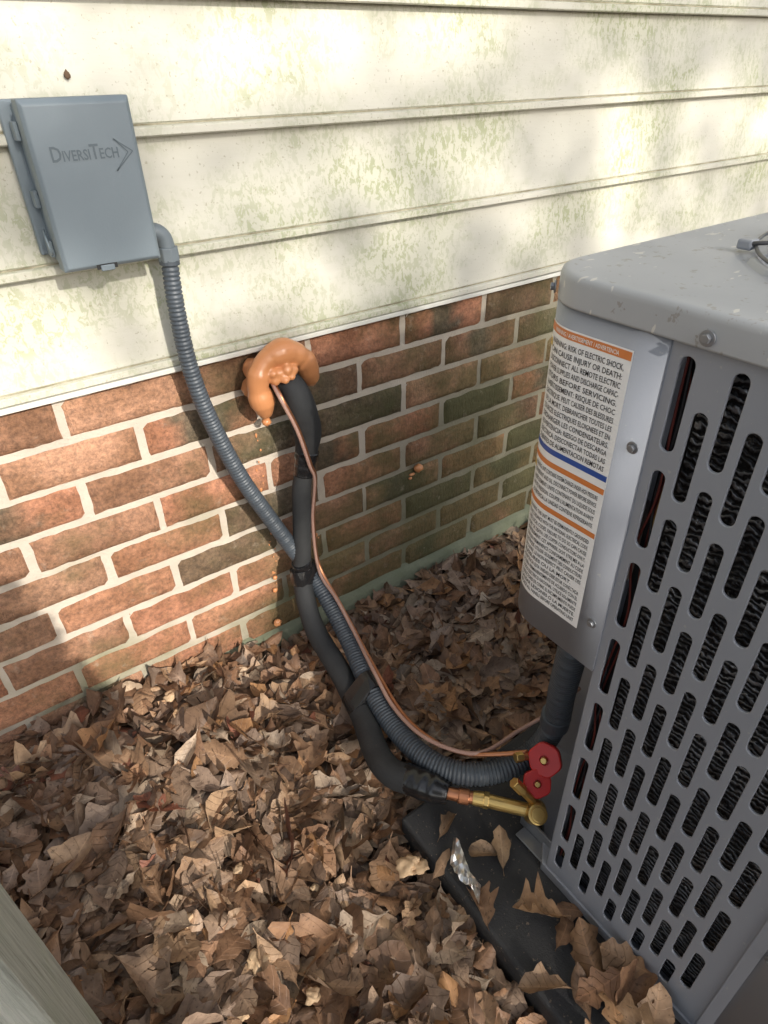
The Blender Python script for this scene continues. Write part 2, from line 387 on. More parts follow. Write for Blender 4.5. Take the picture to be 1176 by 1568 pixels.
pl=[(.425,.322,.062,.062,.9,.25,1,(.34,.24,.15)),(.40,.225,.066,.07,2.2,.35,0,(.32,.2,.11)),(.41,.19,.064,.06,.4,.3,1,(.25,.15,.09)),(.42,.15,.07,.08,1.2,.4,0,(.3,.18,.1)),(.40,.12,.066,.075,2.9,.3,0,(.27,.15,.085)),(.43,.09,.07,.075,.2,.45,3,(.34,.2,.12)),(.40,.06,.066,.08,1.8,.3,0,(.30,.20,.12)),(.43,.03,.07,.07,2.6,.4,1,(.26,.16,.1)),(.44,.20,.064,.05,2.6,.4,1,(.26,.16,.1)),(.39,.09,.068,.07,.9,.3,0,(.36,.22,.12)),(.41,.0,.07,.08,.7,.3,0,(.3,.17,.1)),(.44,.12,.085,.07,2.0,.5,0,(.28,.18,.11)),(.40,.335,.06,.05,2.4,.2,2,(.36,.26,.17)),(.385,.40,.058,.05,.3,.2,1,(.27,.18,.11)),(.39,.0,.068,.08,2.0,.3,1,(.33,.21,.13)),(.43,-.03,.08,.08,1.0,.3,0,(.3,.19,.12)),(.42,.06,.085,.07,.5,.5,1,(.36,.24,.15)),(.345,.16,.06,.07,2.5,.4,1,(.36,.24,.15)),(.35,.07,.065,.08,1.5,.35,2,(.33,.21,.12)),(.345,.28,.056,.06,1.1,.3,0,(.30,.19,.12)),(.36,.01,.07,.08,.2,.3,0,(.28,.18,.11)),(.375,-.04,.075,.08,1.9,.3,1,(.36,.23,.14)),(.34,.36,.055,.055,.4,.3,2,(.34,.23,.15)),(.38,.13,.06,.06,1.0,.2,2,(.22,.14,.09))]
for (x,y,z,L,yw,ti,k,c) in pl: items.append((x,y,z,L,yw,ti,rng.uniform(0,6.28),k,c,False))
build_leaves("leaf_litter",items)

# ---------------------------------------------------------------- disconnect box
bx=empty("electrical_disconnect_box")
x0,x1,z0,z1=.148,.263,.840,1.012
box("back_plate",(x0-.010,.905,z0+.012),(x1-.004,.9165,z1-.001),BOXG,bx,.002)
box("enclosure_body",(x0+.003,.858,z0+.005),(x1-.004,.9055,z1-.004),BOXG,bx,.002)
V=[(x0,.874,z0),(x1,.874,z0),(x1,.874,z1),(x0,.874,z1),(x0,.851,z0),(x1,.851,z0),(x1,.851,z1),(x0,.851,z1),
   (x0+.004,.847,z0+.004),(x1-.004,.847,z0+.004),(x1-.004,.847,z1-.006),(x0+.004,.847,z1-.006)]
F=[(0,1,2,3),(0,4,5,1),(1,5,6,2),(2,6,7,3),(3,7,4,0),(4,8,9,5),(5,9,10,6),(6,10,11,7),(7,11,8,4),(8,11,10,9)]
o=mesh_ob("front_cover",V,F,BOXG,bx); bevel(o,.0012,2,20)
for i,zz in enumerate((z0+.022,z0+.075,z1-.03)):
    box("side_tab_%d"%i,(x0-.004,.880,zz-.009),(x0+.001,.899,zz+.009),BOXG,bx,.001)
tube("side_hasp",[(x0-.003,.888,z0+.042,.0014),(x0-.006,.872,z0+.036,.0014),(x0-.005,.868,z0+.022,.0014),(x0-.002,.884,z0+.016,.0014)],BOXG,bx,.002,8)
box("latch_slot",(x0+.036,.8462,z0-.001),(x0+.060,.8475,z0+.0045),DARK,bx)
box("latch_tab",(x0+.040,.8440,z0-.003),(x0+.056,.8475,z0+.0035),BOXG,bx,.0008)
deps=bpy.context.evaluated_depsgraph_get
def text_mesh(body,size=1,space=1,bold=0):
    cu=bpy.data.curves.new("t",'FONT'); cu.body=body; cu.size=size; cu.offset=bold; cu.resolution_u=2; cu.space_character=space
    ob=bpy.data.objects.new("t",cu); col.objects.link(ob); bpy.context.view_layer.update()
    me=bpy.data.meshes.new_from_object(ob.evaluated_get(deps())); 
    V=np.array([v.co[:] for v in me.vertices]) if len(me.vertices) else np.zeros((0,3)); F=[tuple(p.vertices) for p in me.polygons]
    bpy.data.objects.remove(ob); bpy.data.curves.remove(cu); bpy.data.meshes.remove(me); return V,F
TXTG=simple("embossed_grey",(.095,.122,.142),(.11,.138,.155),.5)
VV=[];FF=[]
def addtext(body,xl,zb,size,y,sx=.78):
    V,F=text_mesh(body,size,1,.012*size)
    b=len(VV)
    for v in V: VV.append((xl+(v[0]-V[:,0].min())*sx,y,zb+v[1]))
    for f in F: FF.append(tuple(i+b for i in f))
    return xl+(V[:,0].max()-V[:,0].min())*sx
xx=addtext("D",.167,.9535,.021,.8463)
xx=addtext("IVERSI",xx+.001,.9535,.0145,.8463)
xx=addtext("T",xx+.0005,.9535,.021,.8463)
xx=addtext("ECH",xx+.0003,.9535,.0145,.8463)
def bar(p,q,w):
    p=np.array(p);q=np.array(q);d=(q-p)/np.linalg.norm(q-p);n=np.array([-d[1],d[0]])*w/2;b=len(VV)
    for c_ in(p+n,q+n,q-n,p-n): VV.append((c_[0],.8462,c_[1]))
    FF.append((b,b+1,b+2,b+3))
for p,q in [((.236,.9715),(.2545,.9585)),((.2545,.9585),(.2325,.940)),((.2325,.940),(.2490,.9580)),((.2490,.9580),(.236,.9715))]: bar(p,q,.0010)
mesh_ob("embossed_lettering",VV,FF,TXTG,bx)
# ---------------------------------------------------------------- conduit
cd=empty("flexible_electrical_conduit")
CP=[(.2815,.878,.832,.0112),(.278,.878,.769,.0118),(.280,.878,.685,.0122),(.294,.878,.599,.0128),(.327,.878,.482,.0135),(.374,.878,.365,.014),(.424,.874,.245,.015),(.434,.818,.193,.0155),(.429,.738,.150,.0165),(.413,.658,.128,.017),(.402,.568,.112,.018),(.404,.480,.118,.018),(.432,.421,.122,.0185),(.487,.388,.124,.0185),(.545,.376,.138,.0185),(.566,.366,.200,.019),(.545,.352,.300,.0195),(.528,.338,.40,.0195),(.52,.33,.53,.0195)]
def corr(r,s,a,p): 
    ph=s/.0058; f=ph-math.floor(ph); return r*(1.0 if f<.62 else .87)
tube("corrugated_tube",CP,CONDM,cd,.00135,18,corr)
tube("elbow_fitting",[(.258,.878,.866,.0105),(.270,.878,.866,.0105),(.279,.878,.859,.0105),(.2815,.878,.846,.0105),(.2815,.878,.838,.0105)],ELB,cd,.003,20)
cyl("elbow_collar",(.2815,.878,.846),(.2815,.878,.829),.0142,ELB,cd,8,None,.001)
cyl("elbow_hub",(.2815,.878,.832),(.281,.878,.824),.0132,CONDM,cd,20,None,.001)
cyl("box_locknut",(.2605,.878,.866),(.266,.878,.866),.0145,ELB,cd,8,None,.001)
cyl("lower_coupling",(.5655,.367,.195),(.5625,.3645,.225),.0222,CONDM,cd,24,None,.002)
# ---------------------------------------------------------------- refrigerant lines
ls=empty("insulated_refrigerant_line")
IP=[(.422,.93,.610,.018),(.428,.897,.622,.020),(.436,.870,.611,.022),(.442,.862,.580,.0245),(.452,.866,.530,.0235),(.447,.868,.492,.019),(.440,.868,.464,.0165),(.430,.868,.420,.017),(.424,.868,.360,.0165),(.418,.868,.290,.0165),(.408,.862,.225,.0185),(.394,.808,.158,.0195),(.392,.718,.115,.020),(.380,.628,.095,.0215),(.354,.545,.098,.022),(.350,.500,.104,.0225),(.367,.465,.108,.022),(.385,.435,.109,.021)]
def insr(r,s,a,p): return r*(1+.05*noise.noise(Vector((s*18,a,0)))+.025*noise.noise(Vector(p)*60))
tube("rubber_insulation",IP,INSM,ls,.005,22,insr)
def tapr(r,s,a,p): return r*(1+.06*noise.noise(Vector((p[0]*90,p[1]*90,p[2]*90)))+.008*math.sin(s*380+a*.5))
tube("tape_wrap_top",[(.449,.8675,.494,.0202),(.443,.868,.474,.0195),(.4385,.868,.450,.0188)],TAPE,ls,.0015,22,tapr)
tube("tape_wrap_end",[(.362,.478,.107,.0235),(.370,.460,.1088,.0228),(.386,.433,.1092,.0222),(.398,.415,.1095,.0165)],TAPE,ls,.0015,22,tapr)
def hull_tape(name,pairs,axis,w,extra=0):
    bm=bmesh.new(); axis=Vector(axis).normalized(); u=axis.orthogonal().normalized(); v=axis.cross(u)
    for c,r in pairs:
        c=Vector(c)
        for sgn in(-1,0,1):
            for k in range(26):
                a=k/26*2*math.pi; rr=r*(1.0 if sgn else 1.04)*(1+.03*random.uniform(-1,1))
                bm.verts.new(c+axis*sgn*w/2+(u*math.cos(a)+v*math.sin(a))*rr+axis*random.uniform(-.001,.001))
    bmesh.ops.convex_hull(bm,input=bm.verts)
    for v_ in [v_ for v_ in bm.verts if not v_.link_faces]: bm.verts.remove(v_)
    me=bpy.data.meshes.new(name); bm.to_mesh(me); bm.free(); me.materials.append(TAPE)
    return link(bpy.data.objects.new(name,me),ls)
hull_tape("tape_wrap_mid",[((.409,.866,.236),.0205),((.427,.872,.238),.0178)],(.05,.25,1),.030)
hull_tape("tape_wrap_mid_upper",[((.413,.867,.262),.0185),((.420,.873,.255),.0172)],(-.3,.0,1),.012)
hull_tape("tape_wrap_lower",[((.384,.648,.100),.0225),((.412,.650,.127),.019)],(.12,1,.22),.034)
hull_tape("tape_tail",[((.430,.858,.222),.006),((.446,.852,.212),.003),((.441,.846,.205),.003)],(.1,1,.3),.003)
WP=[(.402,.876,.630,.003),(.401,.846,.608,.003),(.420,.840,.551,.003),(.438,.844,.478,.003),(.449,.852,.440,.003),(.440,.858,.352,.003),(.440,.852,.242,.003),(.444,.80,.204,.0032),(.440,.738,.172,.0032),(.424,.65,.152,.0034),(.413,.578,.138,.0034),(.414,.503,.143,.0034),(.440,.444,.146,.0034),(.475,.418,.146,.0034),(.540,.412,.150,.0034),(.59,.390,.185,.0034),(.60,.36,.26,.0034)]
tube("control_wire",WP,WIREM,ls,.006,10)
tube("liquid_line",[(p[0]+.005,p[1]+.006,p[2]-.001,.0036) for p in WP[:6]]+[(.445,.860,.25,.0036),(.449,.80,.194,.0036),(.446,.738,.160,.0036),(.432,.64,.136,.0036),(.421,.56,.130,.0036),(.426,.49,.135,.0036),(.448,.440,.138,.0038),(.478,.405,.150,.004),(.52,.372,.158,.004)],COPPER,ls,.006,10)
tube("suction_copper_stub",[(.396,.418,.1095,.0098),(.410,.402,.108,.0098),(.430,.383,.105,.0098)],COPPER,ls,.003,18)
cyl("copper_coupling",(.408,.404,.108),(.420,.392,.1065),.0118,COPPER,ls,20,None,.0015)
# valve
vl=empty("service_valve")
cyl("valve_neck",(.424,.389,.106),(.436,.3765,.105),.0105,BRASS,vl,18,.012,.001)
cyl("valve_barrel",(.436,.3765,.105),(.484,.320,.102),.0105,BRASS,vl,20,None,.001)
cyl("valve_collar",(.436,.3765,.105),(.441,.3706,.1047),.0130,BRASS,vl,6,None,.001)
cyl("valve_cap",(.487,.322,.090),(.478,.306,.118),.0155,BRASS,vl,24,.0150,.0025)
cyl("valve_cap_face",(.4781,.3062,.1178),(.4772,.3046,.1206),.0105,BRASS,vl,24,None,.001)
ball("valve_body",(.489,.318,.104),.0155,BRASS,vl,3)
cyl("valve_port",(.489,.325,.115),(.475,.343,.142),.0062,BRASS,vl,16,None,.001)
cyl("valve_port_cap",(.478,.339,.136),(.468,.351,.154),.0085,BRASS,vl,6,None,.001)
cyl("liquid_valve_port",(.53,.36,.155),(.495,.375,.160),.0052,COPPER,vl,16,None,.001)
cyl("liquid_valve_nut",(.507,.371,.159),(.495,.3755,.161),.008,BRASS,vl,6,None,.001)
def red_cap(name,c,nrm,r):
    g=bpy.data.objects.new(name,None); link(g,vl)
    n=Vector(nrm).normalized(); u=n.orthogonal().normalized(); v=n.cross(u); c=Vector(c); V=[];F=[]; S=48
    for z_,rs in ((-.0045,1),(.0035,1),(.0045,.93),(.0045,.30),(.001,.26)):
        for k in range(S):
            a=2*math.pi*k/S; lob=1+.035*math.cos(6*a) if rs>.9 else 1
            V.append(c+n*z_+(u*math.cos(a)+v*math.sin(a))*r*rs*lob)
    for j in range(4):
        for k in range(S): F.append((j*S+k,j*S+(k+1)%S,(j+1)*S+(k+1)%S,(j+1)*S+k))
    F.append(tuple(range(4*S,5*S))); F.append(tuple(range(S))[::-1])
    mesh_ob(name+"_disc",V,F,RED,g)
    cyl(name+"_stem",c+n*.001,c+n*.010,r*.2,BRASS,g,12,None,.001)
red_cap("red_cap_back",(.527,.345,.164),(-.75,-.25,.6),.025)
red_cap("red_cap_front",(.505,.336,.135),(-.5,-.5,.7),.021)
box("valve_bracket",(.478,.268,.056),(.482,.335,.086),SCREW,vl,.001)
box("valve_bracket_foot",(.458,.272,.0570),(.478,.325,.0600),SCREW,vl,.001)

# ---------------------------------------------------------------- foam around penetration
fm=empty("expanding_foam_sealant")
FP=[(.391,.888,.572,.013),(.386,.882,.594,.0185),(.381,.880,.630,.0185),(.396,.880,.660,.0190),(.430,.878,.671,.0185),(.462,.880,.651,.0180),(.477,.886,.620,.0165),(.482,.895,.602,.011)]
def fo(r,s,a,p): return r*(1+.28*noise.noise(Vector(p)*34)+.10*noise.noise(Vector(p)*90))
parts=[tube("foam_bead",FP,FOAM,None,.004,18,fo)]
rs=random.Random(3)
for c,r in [((.39,.915,.61),.020),((.395,.915,.64),.020),((.43,.92,.655),.022),((.46,.915,.635),.020),((.414,.868,.642),.011),((.425,.862,.647),.010),((.406,.868,.634),.009),((.436,.864,.644),.009),((.418,.858,.634),.007),((.402,.865,.646),.007),((.430,.858,.636),.006),((.470,.915,.61),.015),((.395,.885,.600),.009),((.43,.90,.645),.018)]:
    parts.append(ball("b",c,r,FOAM,None,2,(1,1,1),.2,rs.random()*9))
bpy.ops.object.select_all(action='DESELECT')
for p in parts: p.select_set(True)
bpy.context.view_layer.objects.active=parts[0]; bpy.ops.object.join()
fb=parts[0]; fb.name="foam_bead"; fb.parent=fm
r_=fb.modifiers.new("r",'REMESH'); r_.mode='VOXEL'; r_.voxel_size=.0018; r_.use_smooth_shade=True
s_=fb.modifiers.new("s",'SMOOTH'); s_.iterations=2; s_.factor=.5
dr=[((.398,.905,.550),.008,(1,1,.9)),((.743,.930,.323),.011,(1,.8,.85)),((.727,.932,.312),.004,(1.8,.8,.8)),((.722,.932,.304),.004,(1.2,.7,.8)),((.370,.925,.089),.009,(1,.8,1)),((.482,.931,.261),.004,(1,.8,1.5)),((.489,.931,.439),.003,(1,.8,1.5)),((.382,.931,.20),.005,(1,.7,1)),((.378,.930,.17),.0055,(1,.7,1))]
rr=random.Random(5)
for k in range(24): dr.append(((.385+rr.uniform(-.006,.008),.9335,.51-.014*k+rr.uniform(-.01,.01)),rr.uniform(.001,.0022),(1,.7,rr.uniform(1,2.5))))
for k in range(10): dr.append(((.484+rr.uniform(-.008,.008),.9335,rr.uniform(.22,.5)),rr.uniform(.001,.002),(1,.7,1.5)))
for i,(c,r,s) in enumerate(dr): ball("foam_drip_%d"%i,c,r,FOAM,fm,2,s,.3,i)
fc=empty("foam_crumbs")
cr=[(.12,.85,.125,.012),(.125,.81,.12,.014),(.135,.80,.12,.009),(.06,.40,.055,.014),(.30,.392,.055,.016),(.315,.38,.052,.012),(.10,.33,.05,.010),(.22,.7,.1,.007),(.0,.5,.065,.011),(.09,.52,.07,.008),(.02,.36,.05,.007),(.17,.44,.05,.006)]
for i,(x,y,z,r) in enumerate(cr): ball("crumb_%d"%i,(x,y,max(z-.01,hs(x,y)+.012)),r,FOAMCH,fc,3,(1,.9,.45),.7,i*2.3)
ball("wasp_mud_spot",(.221,.9175,1.031),.0035,simple("mud",(.10,.06,.035),(.16,.1,.06),.9),house,2,(1,.3,1.3),.5,1)
# foil
V=[];F=[];n=12
for i in range(n):
    for j in range(6):
        u=i/(n-1); w_=(j/5-.5)*(.040*(1-.45*u)+.008*math.sin(u*7))
        V.append((.362+(-.010)*u+w_*.75,.362-.072*u+w_*.66,.060+.010*random.random()+.004*math.sin(u*9)))
for i in range(n-1):
    for j in range(5): a=i*6+j; F.append((a,a+6,a+7,a+1))
mesh_ob("foil_scrap",V,F,FOIL,None)

# ---------------------------------------------------------------- condenser
box("condenser_pad",(.335,-.25,-.03),(1.10,.455,.050),PADM,None,.006)
ac=empty("air_conditioner_condenser")
def rrect(x0,x1,y0,y1,r,n=8):
    P=[]
    for cx,cy,a0,a1 in((x0+r,y1-r,90,180),(x0+r,y0+r,180,270),(x1-r,y0+r,270,360),(x1-r,y1-r,0,90)):
        for k in range(n+1):
            a=math.radians(a0+(a1-a0)*k/n); P.append((cx+r*math.cos(a),cy+r*math.sin(a)))
    return P
def strip(name,P,z0,z1,mat,th=.0015,bv=0,closed=False,sm_=False):
    V=[];F=[]
    for x,y in P: V+= [(x,y,z0),(x,y,z1)]
    n=len(P)
    for i in range(n if closed else n-1):
        j=(i+1)%n; F.append((2*i,2*j,2*j+1,2*i+1))
    o=mesh_ob(name,V,F,mat,ac,sm_); s=o.modifiers.new("s",'SOLIDIFY'); s.thickness=th; s.offset=0
    return o
AX0,AX1,AY0,AY1=.456,.98,-.13,.400
zt,zb=.858,.057
P=[p for p in rrect(AX0-.003,AX1+.003,AY0-.003,AY1+.003,.05) if not (p[0]<.56 and p[1]>.27)]
P=[(.62,AY1+.003),(.545,.36),(.497,.305),(AX0-.003,.268)]+[p for p in P]
V=[(x,y,.052) for x,y in P]+[(x,y,.070) for x,y in P]; n=len(P)
F=[tuple(range(n))[::-1],tuple(range(n,2*n))]+[(i,(i+1)%n,n+(i+1)%n,n+i) for i in range(n)]
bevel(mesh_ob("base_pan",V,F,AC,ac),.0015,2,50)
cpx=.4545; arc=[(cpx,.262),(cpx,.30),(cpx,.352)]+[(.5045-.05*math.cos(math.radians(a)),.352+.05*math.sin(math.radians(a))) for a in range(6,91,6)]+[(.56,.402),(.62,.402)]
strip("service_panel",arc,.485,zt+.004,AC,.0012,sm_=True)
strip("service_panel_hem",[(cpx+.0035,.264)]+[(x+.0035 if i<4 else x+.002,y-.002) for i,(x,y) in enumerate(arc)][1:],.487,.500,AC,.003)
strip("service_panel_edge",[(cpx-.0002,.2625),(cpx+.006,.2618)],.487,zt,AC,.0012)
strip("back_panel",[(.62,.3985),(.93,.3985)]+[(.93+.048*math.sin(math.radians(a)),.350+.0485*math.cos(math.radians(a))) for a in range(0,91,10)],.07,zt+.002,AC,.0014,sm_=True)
strip("valve_recess",[(.4575,.2625),(.610,.2625),(.624,.28),(.624,.397)],.070,.60,AC,.002)
def louver(name,mat_w):
    cu=bpy.data.curves.new(name,'CURVE'); cu.dimensions='2D'; cu.fill_mode='BOTH'; cu.extrude=.0008; cu.bevel_depth=.0008; cu.bevel_resolution=1
    def poly(pts):
        s=cu.splines.new('POLY'); s.points.add(len(pts)-1)
        for p,q in zip(s.points,pts): p.co=(q[0],q[1],0,1)
        s.use_cyclic_u=True
    poly([(-.2610,.068),(-.022,.068),(-.022,zt),(-.2610,zt)])
    hwid=.0072; 
    for c_ in range(10):
        xc=-(.2455-.0213*c_)
        top=.847 if c_%2==0 else .808
        for k in range(9):
            zt_=top-.1005*k; zb_=zt_-.083
            if zb_<.085: 
                if zt_<.13: break
                zb_=.092
            pts=[]
            for a in range(0,181,20): pts.append((xc+hwid*math.cos(math.radians(a)),zt_-hwid+hwid*math.sin(math.radians(a))))
            for a in range(180,361,20): pts.append((xc+hwid*math.cos(math.radians(a)),zb_+hwid+hwid*math.sin(math.radians(a))))
            poly(pts)
    cu.materials.append(AC)
    ob=bpy.data.objects.new(name,cu); link(ob,ac); ob.matrix_world=mat_w; return ob
Ml=Matrix(((0,0,-1,AX0+.0015),(-1,0,0,0),(0,1,0,0),(0,0,0,1)))
louver("louvered_panel",Ml)
Mn=Matrix(((1,0,0,.78),(0,0,-1,AY0+.0015),(0,1,0,0),(0,0,0,1))); louver("louvered_panel_near",Mn)
Mn2=Matrix(((1,0,0,.995),(0,0,-1,AY0+.003),(0,1,0,0),(0,0,0,1))); louver("louvered_panel_near_b",Mn2)
strip("corner_post",[(AX0-.001,.0235),(AX0-.001,-.08)]+[(AX0+.049-.05*math.cos(math.radians(a)),-.08-.05*math.sin(math.radians(a))) for a in range(6,91,6)]+[(.525,-.130)],.066,zt+.002,AC,.0014,sm_=True)
strip("corner_post_seam",[(AX0-.0025,.0245),(AX0-.0025,.012)],.066,zt,AC,.0012)
strip("right_panel",[(.962,-.13),(AX1,-.11),(AX1,.355)],.066,zt,AC,.0014)
strip("coil_left",[(AX0+.018,.236),(AX0+.018,-.06),(AX0+.05,-.105),(AX1-.03,-.105)],.075,zt-.01,COIL,.002)
strip("coil_inner_dark",[(AX0+.026,.2600),(AX0+.026,-.055)],.075,zt-.005,DARK,.002)
rw=random.Random(9)
for i,(yy,cm) in enumerate(((.2530,W1),(.2485,INK),(.2445,W2),(.2505,W1))):
    tube("harness_wire_%d"%i,[(AX0+.012+.002*i,yy+rw.uniform(-.006,.006),z_,.0012) for z_ in np.linspace(.85,.1,12)],cm,ac,.01,8)
# top cover
ox=.0065; P=rrect(AX0-ox,AX1+ox,AY0-ox,AY1+ox-.004,.056,12)
cx,cy=.72,.135; n=len(P)
def off(P,dx,z):
    return [(cx+(x-cx)*(1-dx/.265),cy+(y-cy)*(1-dx/.265),z) for x,y in P]
rings=[off(P,.004,.8565),off(P,.0,.8572),off(P,.0,.8590),off(P,-.0001,.877),off(P,.0002,.8800),off(P,.0012,.8828),off(P,.0036,.8841),off(P,.0055,.8843),off(P,.0075,.8843),off(P,.03,.8843)]
def circ(r,z):
    o=[]
    for x,y in P:
        a=math.atan2(y-cy,x-cx); o.append((cx+r*math.cos(a),cy+r*math.sin(a),z))
    return o
rings+=[circ(.208,.8848),circ(.202,.8850),circ(.200,.8850),circ(.1985,.8885),circ(.195,.8895),circ(.191,.888),circ(.190,.84)]
V=[q for r in rings for q in r]; F=[]
for j in range(len(rings)-1):
    for i in range(n): F.append((j*n+i,(j+1)*n+i,(j+1)*n+(i+1)%n,j*n+(i+1)%n))
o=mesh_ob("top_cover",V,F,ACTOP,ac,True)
def ringtube(name,r,z,rt,mat):
    pts=[(cx+r*math.cos(a),cy+r*math.sin(a),z,rt) for a in np.linspace(0,2*math.pi,37)]
    return tube(name,pts,mat,ac,.01,8)
GW=simple("guard_wire",(.05,.05,.055),(.08,.08,.085),.35)
for i,r in enumerate(np.linspace(.03,.192,11)): ringtube("fan_guard_ring_%d"%i,r,.892+.012*(1-(r/.19)**2),.0016,GW)
for k in range(12):
    a=k/12*2*math.pi; tube("fan_guard_spoke_%d"%k,[(cx+r*math.cos(a),cy+r*math.sin(a),.895+.012*(1-(r/.19)**2),.0019) for r in (.02,.08,.14,.196)],GW,ac,.01,8)
for i,a in enumerate((math.radians(118),math.radians(208),math.radians(28),math.radians(298))):
    c_=(cx+.199*math.cos(a),cy+.199*math.sin(a))
    box("guard_clip_%d"%i,(c_[0]-.007,c_[1]-.007,.888),(c_[0]+.007,c_[1]+.007,.897),AC,ac,.002)
cyl("fan_motor",(cx,cy,.80),(cx,cy,.87),.05,DARK,ac,28,None,.004)
for k in range(3):
    V=[];F=[]
    for i in range(7):
        r=.05+.13*i/6
        for j in range(5):
            a=k*2*math.pi/3+(-.45+.9*j/4)*(1-.2*i/6); V.append((cx+r*math.cos(a),cy+r*math.sin(a),.80+.02*j/4*(1.5-i/8)))
    for i in range(6):
        for j in range(4): q=i*5+j; F.append((q,q+5,q+6,q+1))
    mesh_ob("fan_blade_%d"%k,V,F,AC,ac,True)
cyl("interior_shaft",(cx,cy,.08),(cx,cy,.5),.16,DARK,ac,24)
def screw(name,p,nrm,r=.0042):
    p=Vector(p);nn=Vector(nrm).normalized()
    cyl(name+"_washer",p,p+nn*.0012,r*1.35,SCREW,ac,20,None,.0004); cyl(name+"_hex",p+nn*.0012,p+nn*.0045,r*.85,SCREW,ac,6,None,.0005)
screw("screw_cover_front",(AX0-ox-.0005,.232,.866),(-1,0,0),.0046)
screw("screw_panel_upper",(cpx-.0006,.2735,.757),(-1,0,0)); screw("screw_panel_lower",(cpx-.0006,.2745,.548),(-1,0,0))
screw("screw_cover_corner",(.4665,.3905,.866),(-.7,.7,0)); screw("screw_post",(AX0-.0027,.005,.30),(-1,0,0))
def lab(s,z,o=0):
    y=.291+s
    if y<=.352: return (cpx-.0006-o,y,z)
    f=(y-.352)/.05; r=.05+.0006+o
    return (.5045-r*math.cos(f),.352+r*math.sin(f),z)
LWD=.104; LT,LB=.838,.527
def patch(name,s0,s1,z0,z1,mat,o):
    V=[];F=[];n=28
    for i in range(n+1):
        s=s0+(s1-s0)*i/n; V+=[lab(s,z0,o),lab(s,z1,o)]
    for i in range(n): F.append((2*i,2*i+1,2*i+3,2*i+2))
    return mesh_ob(name,V,F,mat,ac,True)
patch("warning_label",0,LWD,LB,LT,LABW,.0004)
def band(name,z0,z1,mat): patch(name,.001,LWD-.001,z0,z1,mat,.0007)
H_=LT-LB
band("label_band_orange_a",LT-.009,LT-.0015,LORG)
band("label_band_blue",LT-.385*H_-.006,LT-.385*H_,LBLU)
band("label_band_orange_b",LT-.43*H_-.006,LT-.43*H_,LORG)
band("label_band_orange_c",LT-.595*H_-.006,LT-.595*H_,LORG)
VV=[];FF=[]
def label_lines(lines,ztop,zbot,x_l,maxw,fs):
    n=len(lines); pitch=(ztop-zbot)/n
    for i,t in enumerate(lines):
        V,F=text_mesh(t,pitch*fs,1,.008*pitch)
        if len(V)==0: continue
        w_=V[:,0].max()-V[:,0].min(); sx=min(1,maxw/w_); b=len(VV)
        zb_=ztop-pitch*(i+.8)
        for v in V: VV.append(lab(LWD-x_l-(v[0]-V[:,0].min())*sx,zb_+v[1],.0009))
        for f in F: FF.append(tuple(q+b for q in f))
s1=["WARNING: RISK OF ELECTRIC SHOCK,","CAN CAUSE INJURY OR DEATH:","DISCONNECT ALL REMOTE ELECTRIC","POWER SUPPLIES AND DISCHARGE CAPAC-","ITORS BEFORE SERVICING.","AVERTISSEMENT: RISQUE DE CHOC","ELECTRIQUE. PEUT CAUSER DES BLESSURES","OU LA MORT. DEBRANCHER TOUTES LES","SOURCES ELECTRIQUES ELOIGNEES ET EN","DECHARGER LES CONDENSATEURS.","ADVERTENCIA: RIESGO DE DESCARGA","ELECTRICA. DESCONECTAR TODAS LAS","FUENTES DE ALIMENTACION REMOTAS"]
label_lines(s1,LT-.012,LT-.38*H_,.012,.086,.92)
s2=["WARNING: UNIT CONTAINS SYSTEM CHARGE UNDER HIGH PRESSURE","REFRIGERANT AND OIL. DISCONNECT POWER BEFORE SERVICE","AVERTISSEMENT: UNITE CONTENANT DU LIQUIDE SOUS","HAUTE PRESSION. COUPER L'ALIMENTATION AVANT","ADVERTENCIA: LA UNIDAD CONTIENE REFRIGERANTE"]
label_lines(s2,LT-.43*H_-.008,LT-.585*H_,.012,.086,.85)
s3=["WARNING: THIS UNIT MUST BE PERMANENTLY GROUNDED","IN ACCORDANCE WITH THE NATIONAL ELECTRICAL CODE","AND LOCAL CODES. FAILURE TO DO SO CAN CAUSE","INJURY OR DEATH. USE COPPER CONDUCTORS ONLY.","AVERTISSEMENT: CET APPAREIL DOIT ETRE MIS A LA","TERRE EN PERMANENCE CONFORMEMENT AU CODE","ELECTRIQUE. UTILISER SEULEMENT DES CONDUCTEURS","DE CUIVRE. LE NON-RESPECT PEUT CAUSER DES","BLESSURES OU LA MORT.","ADVERTENCIA: ESTA UNIDAD DEBE ESTAR CONECTADA","A TIERRA PERMANENTEMENTE DE ACUERDO CON EL","CODIGO ELECTRICO NACIONAL. UTILICE SOLAMENTE","CONDUCTORES DE COBRE. EL INCUMPLIMIENTO PUEDE","CAUSAR LESIONES O LA MUERTE.","REPLACE ALL PANELS BEFORE OPERATING UNIT"]
label_lines(s3,LT-.595*H_-.009,LB+.004,.012,.086,.88)
mesh_ob("label_text",VV,FF,INK,ac)
VV=[];FF=[]
label_lines(["WARNING / AVERTISSEMENT / ADVERTENCIA"],LT-.0025,LT-.0085,.016,.075,.9)
mesh_ob("label_header_text",VV,FF,LABW,ac)
V=[];F=[]
for zc_ in (LT-.020,LT-.43*H_-.016,LT-.595*H_-.017):
    b=len(V); 
    for du,dz in((.001,-.004),(.010,-.004),(.0055,.005)): V.append(lab(LWD-.001-du,zc_+dz,.0008))
    F.append((b,b+1,b+2))
mesh_ob("label_triangles",V,F,LYEL,ac)

# ---------------------------------------------------------------- fence post
box("wooden_fence_post",(-.205,.300,-.05),(-.108,.392,.95),WOOD,None,.004)

